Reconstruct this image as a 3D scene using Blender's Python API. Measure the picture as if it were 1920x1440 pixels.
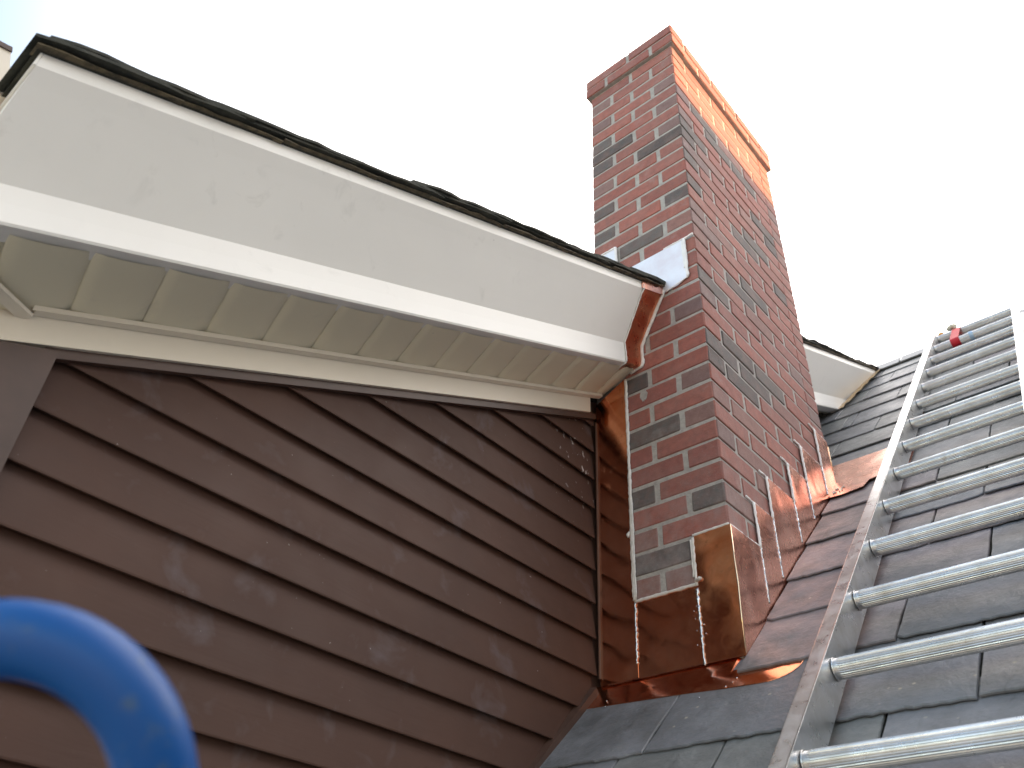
import bpy, bmesh, math, random
from mathutils import Vector, Matrix, noise

S = bpy.context.scene
for o in list(bpy.data.objects):
    bpy.data.objects.remove(o)
R = random.Random(11)

# ------------------------------------------------------------------ camera
cam_d = bpy.data.cameras.new("camera")
cam = bpy.data.objects.new("camera", cam_d)
S.collection.objects.link(cam)
RT = Vector((0.75247, 0.65686, 0.04812))
DN = Vector((-0.37350, 0.48575, -0.79030))
FW = RT.cross(DN)
CAM = Vector((0.8637, -1.7286, -3.2005))
cam.matrix_world = Matrix(((RT.x, -DN.x, -FW.x, CAM.x), (RT.y, -DN.y, -FW.y, CAM.y), (RT.z, -DN.z, -FW.z, CAM.z), (0, 0, 0, 1)))
cam_d.sensor_width = 36.0
cam_d.lens = 29.81
cam_d.clip_start = 0.02
cam_d.clip_end = 2000.0
cam_d.dof.use_dof = True
cam_d.dof.focus_distance = 2.1
cam_d.dof.aperture_fstop = 5.6
S.camera = cam

# ------------------------------------------------------------------ world, sun, exposure
SUN_EL, SUN_AZ = math.radians(13.0), math.radians(48.0)      # azimuth clockwise from +Y
sdir = Vector((math.sin(SUN_AZ) * math.cos(SUN_EL), math.cos(SUN_AZ) * math.cos(SUN_EL), math.sin(SUN_EL)))
W = bpy.data.worlds.new("World")
S.world = W
W.use_nodes = True
wn, wl = W.node_tree.nodes, W.node_tree.links
bg = wn["Background"]
sky = wn.new("ShaderNodeTexSky")
sky.sky_type = 'NISHITA'
sky.sun_disc = False
sky.sun_elevation = SUN_EL
sky.sun_rotation = SUN_AZ
sky.altitude = 100.0
sky.air_density = 1.0
sky.dust_density = 1.6
sky.ozone_density = 1.3
wb = wn.new("ShaderNodeMix")
wb.data_type = 'RGBA'
wb.blend_type = 'MULTIPLY'
wb.inputs[0].default_value = 1.0
wb.inputs[7].default_value = (1.20, 1.02, 0.87, 1)
wl.new(sky.outputs[0], wb.inputs[6])
# thin bright cloud veil over the half of the sky behind the chimney, thinning out to blue on the left
tcw = wn.new("ShaderNodeTexCoord")
nrm = wn.new("ShaderNodeVectorMath"); nrm.operation = 'NORMALIZE'
wl.new(tcw.outputs['Generated'], nrm.inputs[0])
dt = wn.new("ShaderNodeVectorMath"); dt.operation = 'DOT_PRODUCT'
wl.new(nrm.outputs[0], dt.inputs[0])
dt.inputs[1].default_value = Vector((0.10, 0.80, 0.59)).normalized()
vn = wn.new("ShaderNodeTexNoise"); vn.inputs['Scale'].default_value = 2.2; vn.inputs['Detail'].default_value = 5
wl.new(nrm.outputs[0], vn.inputs['Vector'])
va = wn.new("ShaderNodeMath"); va.operation = 'MULTIPLY_ADD'; va.inputs[1].default_value = 0.07
wl.new(vn.outputs[0], va.inputs[0]); wl.new(dt.outputs['Value'], va.inputs[2])
vr = wn.new("ShaderNodeMapRange"); vr.interpolation_type = 'SMOOTHSTEP'
vr.inputs[1].default_value, vr.inputs[2].default_value = 0.27, 0.98
wl.new(va.outputs[0], vr.inputs[0])
veil = wn.new("ShaderNodeMix"); veil.data_type = 'RGBA'
wl.new(vr.outputs[0], veil.inputs[0]); wl.new(wb.outputs[2], veil.inputs[6])
veil.inputs[7].default_value = (7.2, 6.8, 6.5, 1)
wl.new(veil.outputs[2], bg.inputs[0])
bg.inputs[1].default_value = 0.13

sun_d = bpy.data.lights.new("sun", 'SUN')
sun_d.energy = 2.5
sun_d.angle = math.radians(0.5)
sun_d.color = (1.0, 0.52, 0.18)
sun = bpy.data.objects.new("sun", sun_d)
S.collection.objects.link(sun)
sun.rotation_euler = sdir.to_track_quat('Z', 'Y').to_euler()
S.view_settings.view_transform = 'Standard'
S.view_settings.look = 'None'
S.view_settings.gamma = 1.0
S.view_settings.use_curve_mapping = False
S.view_settings.exposure = 2.38

# ------------------------------------------------------------------ materials
def nd(nt, t, **k):
    n = nt.nodes.new(t)
    for a, v in k.items():
        setattr(n, a, v)
    return n

def mixc(nt, fac, a, b, mode='MIX'):
    m = nd(nt, "ShaderNodeMix", data_type='RGBA', blend_type=mode)
    for i, v in ((0, fac), (6, a), (7, b)):
        if hasattr(v, 'is_output') or hasattr(v, 'links'):
            nt.links.new(v, m.inputs[i])
        else:
            m.inputs[i].default_value = v if i == 0 else (*v, 1)
    return m.outputs[2]

def noi(nt, co, scale, detail=4, rough=0.55, dist=0.0, stretch=None):
    if stretch:
        mp = nd(nt, "ShaderNodeMapping")
        mp.inputs['Scale'].default_value = stretch
        nt.links.new(co, mp.inputs[0])
        co = mp.outputs[0]
    n = nd(nt, "ShaderNodeTexNoise")
    n.inputs['Scale'].default_value = scale
    n.inputs['Detail'].default_value = detail
    n.inputs['Roughness'].default_value = rough
    n.inputs['Distortion'].default_value = dist
    nt.links.new(co, n.inputs['Vector'])
    return n.outputs[0]

def ramp(nt, v, lo, hi, a=0.0, b=1.0):
    m = nd(nt, "ShaderNodeMapRange")
    m.inputs[1].default_value, m.inputs[2].default_value = lo, hi
    m.inputs[3].default_value, m.inputs[4].default_value = a, b
    nt.links.new(v, m.inputs[0])
    return m.outputs[0]

def base_mat(name, rough=0.6, metal=0.0, spec=0.5):
    m = bpy.data.materials.new(name)
    m.use_nodes = True
    nt = m.node_tree
    p = nt.nodes["Principled BSDF"]
    p.inputs['Roughness'].default_value = rough
    p.inputs['Metallic'].default_value = metal
    p.inputs['Specular IOR Level'].default_value = spec
    tc = nd(nt, "ShaderNodeTexCoord")
    return m, nt, p, tc.outputs['Object']

def bump(nt, p, h, strength, dist, prev=None):
    b = nd(nt, "ShaderNodeBump")
    b.inputs['Strength'].default_value = strength
    b.inputs['Distance'].default_value = dist
    nt.links.new(h, b.inputs['Height'])
    if prev is not None:
        nt.links.new(prev, b.inputs['Normal'])
    nt.links.new(b.outputs[0], p.inputs['Normal'])
    return b.outputs[0]

def M_brick():
    m, nt, p, co = base_mat("fired brick", 0.86, spec=0.4)
    p.inputs["Sheen Weight"].default_value = 0.15
    p.inputs["Sheen Roughness"].default_value = 0.6
    at = nd(nt, "ShaderNodeAttribute", attribute_name="Col").outputs[0]
    n1 = noi(nt, co, 38, 5, 0.65)
    c = mixc(nt, ramp(nt, n1, 0.35, 0.72, 0, 0.60), at, (0.13, 0.055, 0.045), 'MIX')
    n0_ = noi(nt, co, 14, 3, 0.6)
    c = mixc(nt, ramp(nt, n0_, 0.45, 0.75, 0, 0.35), c, (0.30, 0.17, 0.14))
    n2 = noi(nt, co, 170, 3, 0.7)
    c = mixc(nt, ramp(nt, n2, 0.62, 0.78, 0, 0.5), c, (0.42, 0.36, 0.33))
    n3 = noi(nt, co, 9, 5, 0.7)
    c = mixc(nt, ramp(nt, n3, 0.58, 0.76, 0.0, 0.34), c, (0.40, 0.36, 0.34))
    sx = nd(nt, "ShaderNodeSeparateXYZ"); nt.links.new(co, sx.inputs[0])      # mortar haze left on the lowest courses
    hz = nd(nt, "ShaderNodeMath", operation='MULTIPLY')
    nt.links.new(ramp(nt, sx.outputs[2], -1.85, -2.30, 0, 0.55), hz.inputs[0]); nt.links.new(ramp(nt, noi(nt, co, 11, 5, 0.7), 0.35, 0.62), hz.inputs[1])
    c = mixc(nt, hz.outputs[0], c, (0.36, 0.32, 0.31))
    nt.links.new(c, p.inputs['Base Color'])
    b = bump(nt, p, noi(nt, co, 330, 4, 0.7), 0.7, 0.0016)
    bump(nt, p, noi(nt, co, 60, 3, 0.6), 0.5, 0.002, b)
    return m

def M_simple(name, c1, c2, scale, rough=0.6, metal=0.0, spec=0.5, bs=0.0, bd=0.001, bscale=200, stretch=None, lo=0.35, hi=0.65, fac=1.0):
    m, nt, p, co = base_mat(name, rough, metal, spec)
    n = noi(nt, co, scale, 5, 0.6, 0.3, stretch)
    nt.links.new(mixc(nt, ramp(nt, n, lo, hi, 0, fac), c1, c2), p.inputs['Base Color'])
    if bs:
        bump(nt, p, noi(nt, co, bscale, 4, 0.6, 0, stretch), bs, bd)
    return m

def M_siding():
    m, nt, p, co = base_mat("brown painted clapboard", 0.6, spec=0.22)
    n = noi(nt, co, 3.2, 3, 0.5)
    c = mixc(nt, ramp(nt, n, 0.3, 0.7), (0.086, 0.044, 0.032), (0.068, 0.035, 0.026))
    sm = noi(nt, co, 9, 4, 0.6, 0.4)                        # bluish chalky rub marks
    c = mixc(nt, ramp(nt, sm, 0.57, 0.78, 0, 0.40), c, (0.165, 0.15, 0.165))
    gr = noi(nt, co, 60, 3, 0.6, 1.2, (1, 0.12, 1))
    c = mixc(nt, ramp(nt, gr, 0.55, 0.8, 0, 0.22), c, (0.050, 0.030, 0.025))
    sp = noi(nt, co, 95, 2, 0.5)
    c = mixc(nt, ramp(nt, sp, 0.76, 0.80, 0, 0.6), c, (0.32, 0.30, 0.28))
    vd = nd(nt, "ShaderNodeVectorMath", operation='DISTANCE')       # paint and sealant flecks by the chimney
    nt.links.new(co, vd.inputs[0]); vd.inputs[1].default_value = (-0.40, -0.05, -1.86)
    near = ramp(nt, vd.outputs['Value'], 0.05, 0.20, 1, 0)
    fm = nd(nt, "ShaderNodeMath", operation='MULTIPLY')
    nt.links.new(near, fm.inputs[0]); nt.links.new(ramp(nt, noi(nt, co, 62, 2, 0.5, 0, (1, 1, 0.6)), 0.66, 0.72), fm.inputs[1])
    c = mixc(nt, fm.outputs[0], c, (0.50, 0.46, 0.44))
    nt.links.new(c, p.inputs['Base Color'])
    nt.links.new(ramp(nt, sm, 0.3, 0.8, 0.55, 0.70), p.inputs['Roughness'])
    w = noi(nt, co, 26, 4, 0.6, 2.2, (1, 0.16, 1))
    bump(nt, p, w, 0.22, 0.002)
    return m

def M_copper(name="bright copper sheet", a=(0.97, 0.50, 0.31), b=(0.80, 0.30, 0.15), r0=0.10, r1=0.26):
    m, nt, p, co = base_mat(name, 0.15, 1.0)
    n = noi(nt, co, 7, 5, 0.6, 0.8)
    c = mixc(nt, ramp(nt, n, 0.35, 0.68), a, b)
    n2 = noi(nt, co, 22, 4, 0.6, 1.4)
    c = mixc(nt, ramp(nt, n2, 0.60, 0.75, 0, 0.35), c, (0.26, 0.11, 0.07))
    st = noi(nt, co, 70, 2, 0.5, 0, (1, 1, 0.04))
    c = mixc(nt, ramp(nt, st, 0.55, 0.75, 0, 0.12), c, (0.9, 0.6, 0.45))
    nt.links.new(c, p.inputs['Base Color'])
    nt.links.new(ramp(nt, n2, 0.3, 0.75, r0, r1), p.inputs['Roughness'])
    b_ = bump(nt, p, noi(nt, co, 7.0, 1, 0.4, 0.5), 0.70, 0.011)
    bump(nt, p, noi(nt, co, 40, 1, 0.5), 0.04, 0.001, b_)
    return m

def M_slate():
    m, nt, p, co = base_mat("weathered slate", 0.5, spec=0.45)
    at = nd(nt, "ShaderNodeAttribute", attribute_name="Col").outputs[0]
    n = noi(nt, co, 7, 6, 0.7, 0.2)
    c = mixc(nt, ramp(nt, n, 0.38, 0.66, 0, 0.75), at, (0.088, 0.090, 0.092))
    n4 = noi(nt, co, 13, 6, 0.75, 0.2)
    c = mixc(nt, ramp(nt, n4, 0.56, 0.72, 0, 0.45), c, (0.19, 0.20, 0.205))
    sp = nd(nt, "ShaderNodeTexVoronoi", feature='F1')
    sp.inputs['Scale'].default_value = 26
    nt.links.new(co, sp.inputs['Vector'])
    lic = ramp(nt, sp.outputs['Distance'], 0.075, 0.11, 1, 0)
    gate = ramp(nt, noi(nt, co, 5, 2, 0.5), 0.55, 0.58)
    mm = nd(nt, "ShaderNodeMath", operation='MULTIPLY')
    nt.links.new(lic, mm.inputs[0]); nt.links.new(gate, mm.inputs[1])
    c = mixc(nt, mm.outputs[0], c, (0.34, 0.32, 0.27))
    st = noi(nt, co, 60, 2, 0.5)
    c = mixc(nt, ramp(nt, st, 0.74, 0.78, 0, 0.7), c, (0.36, 0.35, 0.31))
    dr = noi(nt, co, 9, 5, 0.75, 0.6, (1.6, 0.35, 0.35))            # run-down water marks
    c = mixc(nt, ramp(nt, dr, 0.60, 0.70, 0, 0.45), c, (0.055, 0.055, 0.058))
    nt.links.new(c, p.inputs['Base Color'])
    nt.links.new(ramp(nt, n4, 0.3, 0.7, 0.38, 0.62), p.inputs['Roughness'])
    b = bump(nt, p, noi(nt, co, 16, 7, 0.68, 0.15), 0.8, 0.007)
    bump(nt, p, noi(nt, co, 120, 4, 0.65), 0.4, 0.001, b)
    return m

def M_white(name="white aluminium trim", c0=(0.87, 0.835, 0.79)):
    m, nt, p, co = base_mat(name, 0.42, spec=0.5)
    n = noi(nt, co, 2.2, 4, 0.6)
    c = mixc(nt, ramp(nt, n, 0.35, 0.7), c0, tuple(v * 0.95 for v in c0))
    s = noi(nt, co, 16, 4, 0.6, 0.6)                         # finger smudges
    g = ramp(nt, noi(nt, co, 2.6, 2, 0.5), 0.48, 0.62)
    mm = nd(nt, "ShaderNodeMath", operation='MULTIPLY')
    nt.links.new(ramp(nt, s, 0.60, 0.78, 0, 0.30), mm.inputs[0]); nt.links.new(g, mm.inputs[1])
    c = mixc(nt, mm.outputs[0], c, (0.40, 0.375, 0.34))
    d = noi(nt, co, 75, 2, 0.5)
    c = mixc(nt, ramp(nt, d, 0.795, 0.82, 0, 0.6), c, (0.2, 0.18, 0.16))
    nt.links.new(c, p.inputs['Base Color'])
    bump(nt, p, noi(nt, co, 6, 3, 0.5), 0.12, 0.004)
    return m

def M_alu():
    m, nt, p, co = base_mat("ladder aluminium", 0.34, 0.9)
    oi = nd(nt, "ShaderNodeObjectInfo")
    sc_ = nd(nt, "ShaderNodeVectorMath", operation='SCALE'); sc_.inputs[0].default_value = (37.0, 19.0, 53.0)
    nt.links.new(oi.outputs['Random'], sc_.inputs['Scale'])
    ad = nd(nt, "ShaderNodeVectorMath", operation='ADD'); nt.links.new(co, ad.inputs[0]); nt.links.new(sc_.outputs[0], ad.inputs[1])
    co = ad.outputs[0]
    n = noi(nt, co, 14, 5, 0.65, 0.5)
    c = mixc(nt, ramp(nt, n, 0.35, 0.7), (0.70, 0.705, 0.72), (0.54, 0.53, 0.51))
    s = noi(nt, co, 55, 4, 0.7, 0.4)
    c = mixc(nt, ramp(nt, s, 0.69, 0.75, 0, 0.6), c, (0.14, 0.12, 0.105))
    w = noi(nt, co, 30, 4, 0.6, 1.0)
    c = mixc(nt, ramp(nt, w, 0.62, 0.78, 0, 0.5), c, (0.40, 0.33, 0.24))
    nt.links.new(c, p.inputs['Base Color'])
    nt.links.new(ramp(nt, w, 0.3, 0.75, 0.24, 0.44), p.inputs['Roughness'])
    bump(nt, p, noi(nt, co, 120, 3, 0.6), 0.15, 0.0008)
    return m

def M_blue():
    m, nt, p, co = base_mat("scuffed blue paint", 0.42, spec=0.35)
    n = noi(nt, co, 42, 4, 0.6, 0.8)
    c = mixc(nt, ramp(nt, n, 0.58, 0.68, 0, 0.6), (0.001, 0.066, 0.255), (0.10, 0.13, 0.12))
    nt.links.new(c, p.inputs['Base Color'])
    return m

mt_brick = M_brick()
mt_mortar = M_simple("grey mortar", (0.45, 0.415, 0.385), (0.34, 0.315, 0.295), 45, 0.95, spec=0.2, bs=0.8, bd=0.003, bscale=160)
mt_siding = M_siding()
mt_brown = M_simple("brown trim paint", (0.085, 0.046, 0.034), (0.062, 0.034, 0.026), 8, 0.45, bs=0.1, bscale=40, bd=0.001)
mt_white = M_white()
mt_cream = M_white("cream aluminium coil", (0.76, 0.68, 0.57))
mt_soffit = M_white("cream soffit panel", (0.78, 0.71, 0.55))
mt_copper = M_copper()
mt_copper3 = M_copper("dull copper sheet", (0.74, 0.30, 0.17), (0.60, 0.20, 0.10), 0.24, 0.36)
mt_copper2 = M_copper("pink copper sheet", (0.80, 0.42, 0.32), (0.62, 0.29, 0.21), 0.20, 0.34)
mt_sky_sheen = M_simple("copper with painted sky sheen", (0.84, 0.83, 0.88), (0.76, 0.70, 0.74), 14, 0.38, 0.25, bs=0.5, bd=0.004, bscale=18)  # sky reflection on copper, painted in as a pale lavender base colour
mt_slate = M_slate()
mt_dark = M_simple("dark shingle edge", (0.022, 0.024, 0.018), (0.05, 0.048, 0.036), 30, 0.9, bs=0.8, bd=0.004, bscale=60)
mt_tan = M_simple("tan starter strip", (0.15, 0.115, 0.065), (0.035, 0.028, 0.018), 50, 0.75, bs=0.6, bd=0.002, bscale=80)
mt_caulk = M_simple("grey white sealant", (0.76, 0.72, 0.68), (0.62, 0.58, 0.54), 60, 0.5, bs=0.3, bd=0.001, bscale=150)
mt_caulk_w = M_simple("white sealant", (0.86, 0.83, 0.82), (0.76, 0.72, 0.71), 40, 0.45)
mt_solder = M_simple("bright solder", (0.92, 0.92, 0.94), (0.60, 0.60, 0.62), 90, 0.25, 1.0, bs=1.0, bd=0.002, bscale=140)
mt_alu = M_alu()
mt_blue = M_blue()
mt_red = M_simple("red vinyl tape", (0.55, 0.010, 0.02), (0.42, 0.008, 0.02), 20, 0.65)
mt_rope = M_simple("frayed rope", (0.62, 0.52, 0.40), (0.30, 0.33, 0.26), 60, 0.9)
mt_orange = M_simple("orange plastic", (0.80, 0.33, 0.02), (0.7, 0.28, 0.02), 20, 0.4)
mt_lightblue = M_simple("pale blue tape", (0.25, 0.42, 0.62), (0.5, 0.6, 0.7), 40, 0.4)
mt_ground = M_simple("pale dry ground", (0.34, 0.32, 0.28), (0.26, 0.25, 0.21), 0.35, 0.95, bs=0.4, bd=0.05, bscale=8)
mt_white_wall = M_simple("white house siding", (0.80, 0.78, 0.74), (0.74, 0.72, 0.68), 1.5, 0.8)
mt_glass = M_simple("dark window glass", (0.03, 0.035, 0.04), (0.05, 0.05, 0.055), 2, 0.05)

# ------------------------------------------------------------------ mesh helpers
class MB:
    def __init__(s):
        s.v, s.f, s.c = [], [], []
    def add(s, vs, fs, col=None):
        b = len(s.v)
        s.v += [tuple(v) for v in vs]
        for f in fs:
            s.f.append(tuple(i + b for i in f)); s.c.append(col)
    def box(s, lo, hi, col=None):
        x0, y0, z0 = lo; x1, y1, z1 = hi
        s.add([(x0,y0,z0),(x1,y0,z0),(x1,y1,z0),(x0,y1,z0),(x0,y0,z1),(x1,y0,z1),(x1,y1,z1),(x0,y1,z1)],
              [(0,3,2,1),(4,5,6,7),(0,1,5,4),(1,2,6,5),(2,3,7,6),(3,0,4,7)], col)
    def cbox(s, lo, hi, c, col=None, jit=0.0, rz=0.0):
        ce = [(a + b) / 2 for a, b in zip(lo, hi)]; h = [(b - a) / 2 for a, b in zip(lo, hi)]
        vs, idx = [], {}
        for sx in (-1, 1):
            for sy in (-1, 1):
                for sz in (-1, 1):
                    sg = (sx, sy, sz)
                    j = [R.uniform(-jit, jit) for _ in range(3)]
                    for ax in range(3):
                        p = [sg[i] * (h[i] if i == ax else h[i] - c) + (j[i] if i != ax else 0) for i in range(3)]
                        if rz:
                            p[0], p[1] = p[0] - rz * p[1], p[1] + rz * p[0]
                        idx[(sg, ax)] = len(vs)
                        vs.append([p[i] + ce[i] for i in range(3)])
        fs = []
        for ax in range(3):
            o = [i for i in range(3) if i != ax]
            for sg in (-1, 1):
                q = []
                for a, b in ((-1,-1),(1,-1),(1,1),(-1,1)):
                    t = [0,0,0]; t[ax] = sg; t[o[0]] = a; t[o[1]] = b
                    q.append(idx[(tuple(t), ax)])
                fs.append(q)
            for a in (-1, 1):
                for b in (-1, 1):
                    q = []
                    for k, t_ax in ((-1, o[0]), (1, o[0]), (1, o[1]), (-1, o[1])):
                        t = [0,0,0]; t[ax] = k; t[o[0]] = a; t[o[1]] = b
                        q.append(idx[(tuple(t), t_ax)])
                    fs.append(q)
        for sx in (-1, 1):
            for sy in (-1, 1):
                for sz in (-1, 1):
                    fs.append([idx[((sx,sy,sz), a)] for a in range(3)])
        s.add(vs, fs, col)
    def prism(s, pts, d, col=None):
        n = len(pts); d = Vector(d)
        vs = [Vector(p) for p in pts] + [Vector(p) + d for p in pts]
        s.add(vs, [tuple(range(n))[::-1], tuple(range(n, 2*n))] + [(i, (i+1) % n, (i+1) % n + n, i + n) for i in range(n)], col)
    def loft(s, a, b, caps=True, col=None):
        n = len(a)
        fs = [(i, (i+1) % n, (i+1) % n + n, i + n) for i in range(n)]
        if caps: fs += [tuple(range(n))[::-1], tuple(range(n, 2*n))]
        s.add(list(a) + list(b), fs, col)
    def tube(s, path, rad, n=8, col=None, flat=None):
        path = [Vector(p) for p in path]
        m = len(path); rings = []
        up = Vector((0.13, 0.29, 0.95)).normalized()
        for i, p in enumerate(path):
            t = (path[min(i+1, m-1)] - path[max(i-1, 0)]).normalized()
            if flat is not None:
                b = Vector(flat).normalized(); a = t.cross(b).normalized()
            else:
                if i == 0:
                    a = t.cross(up)
                    if a.length < 1e-3: a = t.cross(Vector((1, 0, 0)))
                else:
                    a = pa - t * pa.dot(t)
                a.normalize(); pa = a; b = t.cross(a).normalized()
            r = rad[i] if hasattr(rad, '__len__') else rad
            if hasattr(r, '__len__'): ra, rb = r
            else: ra = rb = r
            rings.append([p + a * (ra * math.cos(2*math.pi*k/n)) + b * (rb * math.sin(2*math.pi*k/n)) for k in range(n)])
        vs = [v for r_ in rings for v in r_]
        fs = [(i*n+k, i*n+(k+1) % n, (i+1)*n+(k+1) % n, (i+1)*n+k) for i in range(m-1) for k in range(n)]
        fs += [tuple(range(n))[::-1], tuple(range((m-1)*n, m*n))]
        s.add(vs, fs, col)
    def build(s, name, mat, parent=None, smooth=False, label=None):
        me = bpy.data.meshes.new(name)
        me.from_pydata(s.v, [], s.f)
        bm = bmesh.new(); bm.from_mesh(me)
        bmesh.ops.recalc_face_normals(bm, faces=bm.faces)
        bm.to_mesh(me); bm.free()
        if any(c is not None for c in s.c):
            at = me.color_attributes.new("Col", 'FLOAT_COLOR', 'CORNER')
            for p in me.polygons:
                c = s.c[p.index] or (0.2, 0.2, 0.2)
                for li in p.loop_indices:
                    at.data[li].color = (*c, 1)
        me.materials.append(mat)
        if smooth:
            for p in me.polygons: p.use_smooth = True
        me.update()
        o = bpy.data.objects.new(name, me)
        S.collection.objects.link(o)
        if parent is not None:
            o.parent = parent
            o.matrix_parent_inverse = parent.matrix_basis.inverted()
        if label: o["label"] = label
        return o

def thing(name, label, cat, loc, group=None):
    o = bpy.data.objects.new(name, None)
    o.empty_display_size = 0.05
    o.location = loc
    S.collection.objects.link(o)
    o["label"] = label; o["category"] = cat
    if group: o["group"] = group
    return o

def tag(o, label, cat, group=None, kind=None):
    if label: o["label"] = label
    if cat: o["category"] = cat
    if group: o["group"] = group
    if kind: o["kind"] = kind
    return o

# ------------------------------------------------------------------ key dimensions (metres, z = 0 at underside of the chimney cap)
BL, BG = 0.19125, 0.015               # brick, vertical joint
H = 0.06582                            # course height
AW = 2 * BL + BG                       # chimney width (x from -AW to 0, its front face at y = 0)
BW = 0.8045                   # chimney depth (y from 0 to BW)
SL = 1.02                              # main roof slope
RZ0 = -2.492                           # main roof height at y = 0
RN = math.hypot(1, SL)
RK = 0.485                             # slope of the dormer rake
GROUND = -9.0

def roof(x, y, n=0.0):
    return Vector((x, y - n * SL / RN, RZ0 + SL * y + n / RN))
def rp(x, s, n=0.0):                   # s measured along the slope
    return roof(x, s / RN, n)

# ------------------------------------------------------------------ ground
g = MB(); g.box((-900, -900, GROUND - 0.5), (900, 900, GROUND))
tag(g.build("ground", mt_ground), "pale dry ground around the house", None, kind="structure")

# ------------------------------------------------------------------ chimney
RED = [(0.34, 0.098, 0.070), (0.31, 0.090, 0.064), (0.37, 0.115, 0.082), (0.33, 0.112, 0.084), (0.29, 0.088, 0.068)]
PUR = [(0.22, 0.13, 0.118), (0.19, 0.115, 0.108), (0.24, 0.135, 0.118)]
DRK = [(0.070, 0.064, 0.060), (0.088, 0.082, 0.078), (0.105, 0.097, 0.090)]
PNK = [(0.29, 0.135, 0.11), (0.26, 0.12, 0.10)]
# (face, course, position) -> palette, read off the photograph
SPEC = {('A',3,2):PUR,('A',5,2):PUR,('A',7,2):PUR,('A',8,1):DRK,('A',6,0):DRK,('A',5,0):DRK,('A',7,0):DRK,('A',3,0):PUR,
        ('A',1,0):PUR,('A',9,0):PUR,('A',11,0):DRK,('A',13,0):DRK,('A',13,2):DRK,('A',15,1):DRK,('A',15,2):PNK,('A',21,2):PUR,
        ('A',24,0):DRK,('A',25,2):PUR,('A',27,1):DRK,('A',27,2):PUR,('A',30,0):DRK,('A',31,2):DRK,('A',33,1):DRK,
        ('A',33,0):PNK,('A',34,1):PNK,('A',34,0):PNK,('A',32,0):PNK,
        ('B',22,1):DRK,('B',22,2):DRK,('B',23,0):DRK,('B',23,1):DRK,('B',24,1):DRK,('B',7,0):DRK,('B',6,0):PUR,('B',8,0):DRK,
        ('B',10,0):DRK,('B',12,0):DRK,('B',14,0):PUR,('B',15,0):PUR,('B',16,0):PNK,('B',20,0):PUR,('B',28,0):PUR,('B',11,2):DRK,
        ('B',9,3):DRK,('B',17,1):DRK,('B',16,2):DRK,('B',18,4):DRK,('B',20,4):DRK,('B',13,3):DRK,('B',5,2):DRK,('B',26,0):PNK}
def bcol(face, r, k):
    pal = SPEC.get((face, r, k))
    if pal is None:
        t = R.random()
        pal = RED if face == 'A' else DRK if t < 0.05 else PUR if t < 0.10 else PNK if t < 0.25 else RED
    c = R.choice(pal); v = R.uniform(0.92, 1.08)
    return tuple(x * v for x in c)

chim = thing("chimney", "tall red brick chimney with dark bricks and a projecting cap lit orange", "chimney", (-AW/2, BW/2, RZ0 + 0.4))
bk = MB()
CW = 0.092                              # brick depth
def courses(mb, r0, r1, ov, z_of):
    for r in range(r0, r1):
        zt = z_of(r) - 0.0042; zb = z_of(r + 1) + 0.0042
        even = (r % 2 == 0)
        jz = R.uniform(-0.0006, 0.0006)
        def lay(face, segs, fn):
            for k, (a, b) in enumerate(segs):
                o_ = R.uniform(-0.0012, 0.0012)
                lo, hi = fn(a, b, o_)
                mb.cbox((lo[0], lo[1], zb + jz + R.uniform(-.0007,.0007)), (hi[0], hi[1], zt + jz + R.uniform(-.0007,.0007)), 0.0032, bcol(face, r, k), 0.0016)
        x0, x1, y0, y1 = -AW - ov, ov, -ov, BW + ov
        L = BL + BG + ov * 0.25
        # front and back faces (along x)
        if even:
            m = (x0 + x1) / 2
            sA = [(x0, m - BG/2), (m + BG/2, x1)]
        else:
            sA = [(x0 + CW + BG, x0 + BL/2), (x0 + BL/2 + BG, x1 - BL/2 - BG), (x1 - BL/2, x1)]
            sA[0] = (x0, x0 + BL/2)
        lay('A', sA, lambda a, b, o_: ((a, y0 + o_), (b, y0 + CW)))
        lay('C', sA, lambda a, b, o_: ((a, y1 - CW), (b, y1 + o_)))
        # side faces (along y), corners shared
        n = 4; tot = y1 - y0; mod = (tot + BG) / n; b_ = mod - BG
        if even:
            sB = [(y0, y0 + b_/2)] + [(y0 + b_/2 + BG + i * mod, y0 + b_/2 + BG + i * mod + b_) for i in range(n-1)] + [(y1 - b_/2, y1)]
        else:
            sB = [(y0 + i * mod, y0 + i * mod + b_) for i in range(n)]
        for k, (a, b) in enumerate(sB):
            aa = a if k else y0 + CW + (0 if not even else 0)
            bb = b if k < len(sB) - 1 else y1 - CW
            c = bcol('B', r, k)
            for s_ in (1, -1):
                o_ = R.uniform(-0.0012, 0.0012)
                xa, xb = (x1 - CW, x1 + o_) if s_ > 0 else (x0 - o_, x0 + CW)
                if k == 0:            # corner brick: thin return just behind the front stretcher keeps one brick per corner
                    aa = y0 + CW - 0.002
                if k == len(sB) - 1:
                    bb = y1 - CW + 0.002
                if bb - aa > 0.012:
                    mb.cbox((xa, aa, zb + jz), (xb, bb, zt + jz), 0.0028, c if s_ > 0 else bcol('D', r, k), 0.0009)
                if k == 0 and s_ > 0:  # the visible side end of the front brick takes the side brick's colour as a facing skin
                    mb.cbox((x1 - 0.012, y0 + 0.0022, zb + jz + 0.0004), (x1 + 0.0016, y0 + CW + 0.003, zt + jz - 0.0004), 0.0022, c, 0.0005)
courses(bk, 0, 50, 0.0, lambda r: -r * H)
bk.build("brickwork", mt_brick, chim)
cp = MB(); courses(cp, -2, 0, 0.016, lambda r: -r * H * 0.95 - 0.001)
cp.build("cap", mt_brick, chim)
mo = MB()
mo.box((-AW + 0.0026, 0.0026, -3.3), (-0.0026, BW - 0.0026, 0.0))
mo.box((-AW - 0.012, -0.012, 0.0015), (0.012, BW + 0.012, 0.121))
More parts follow.
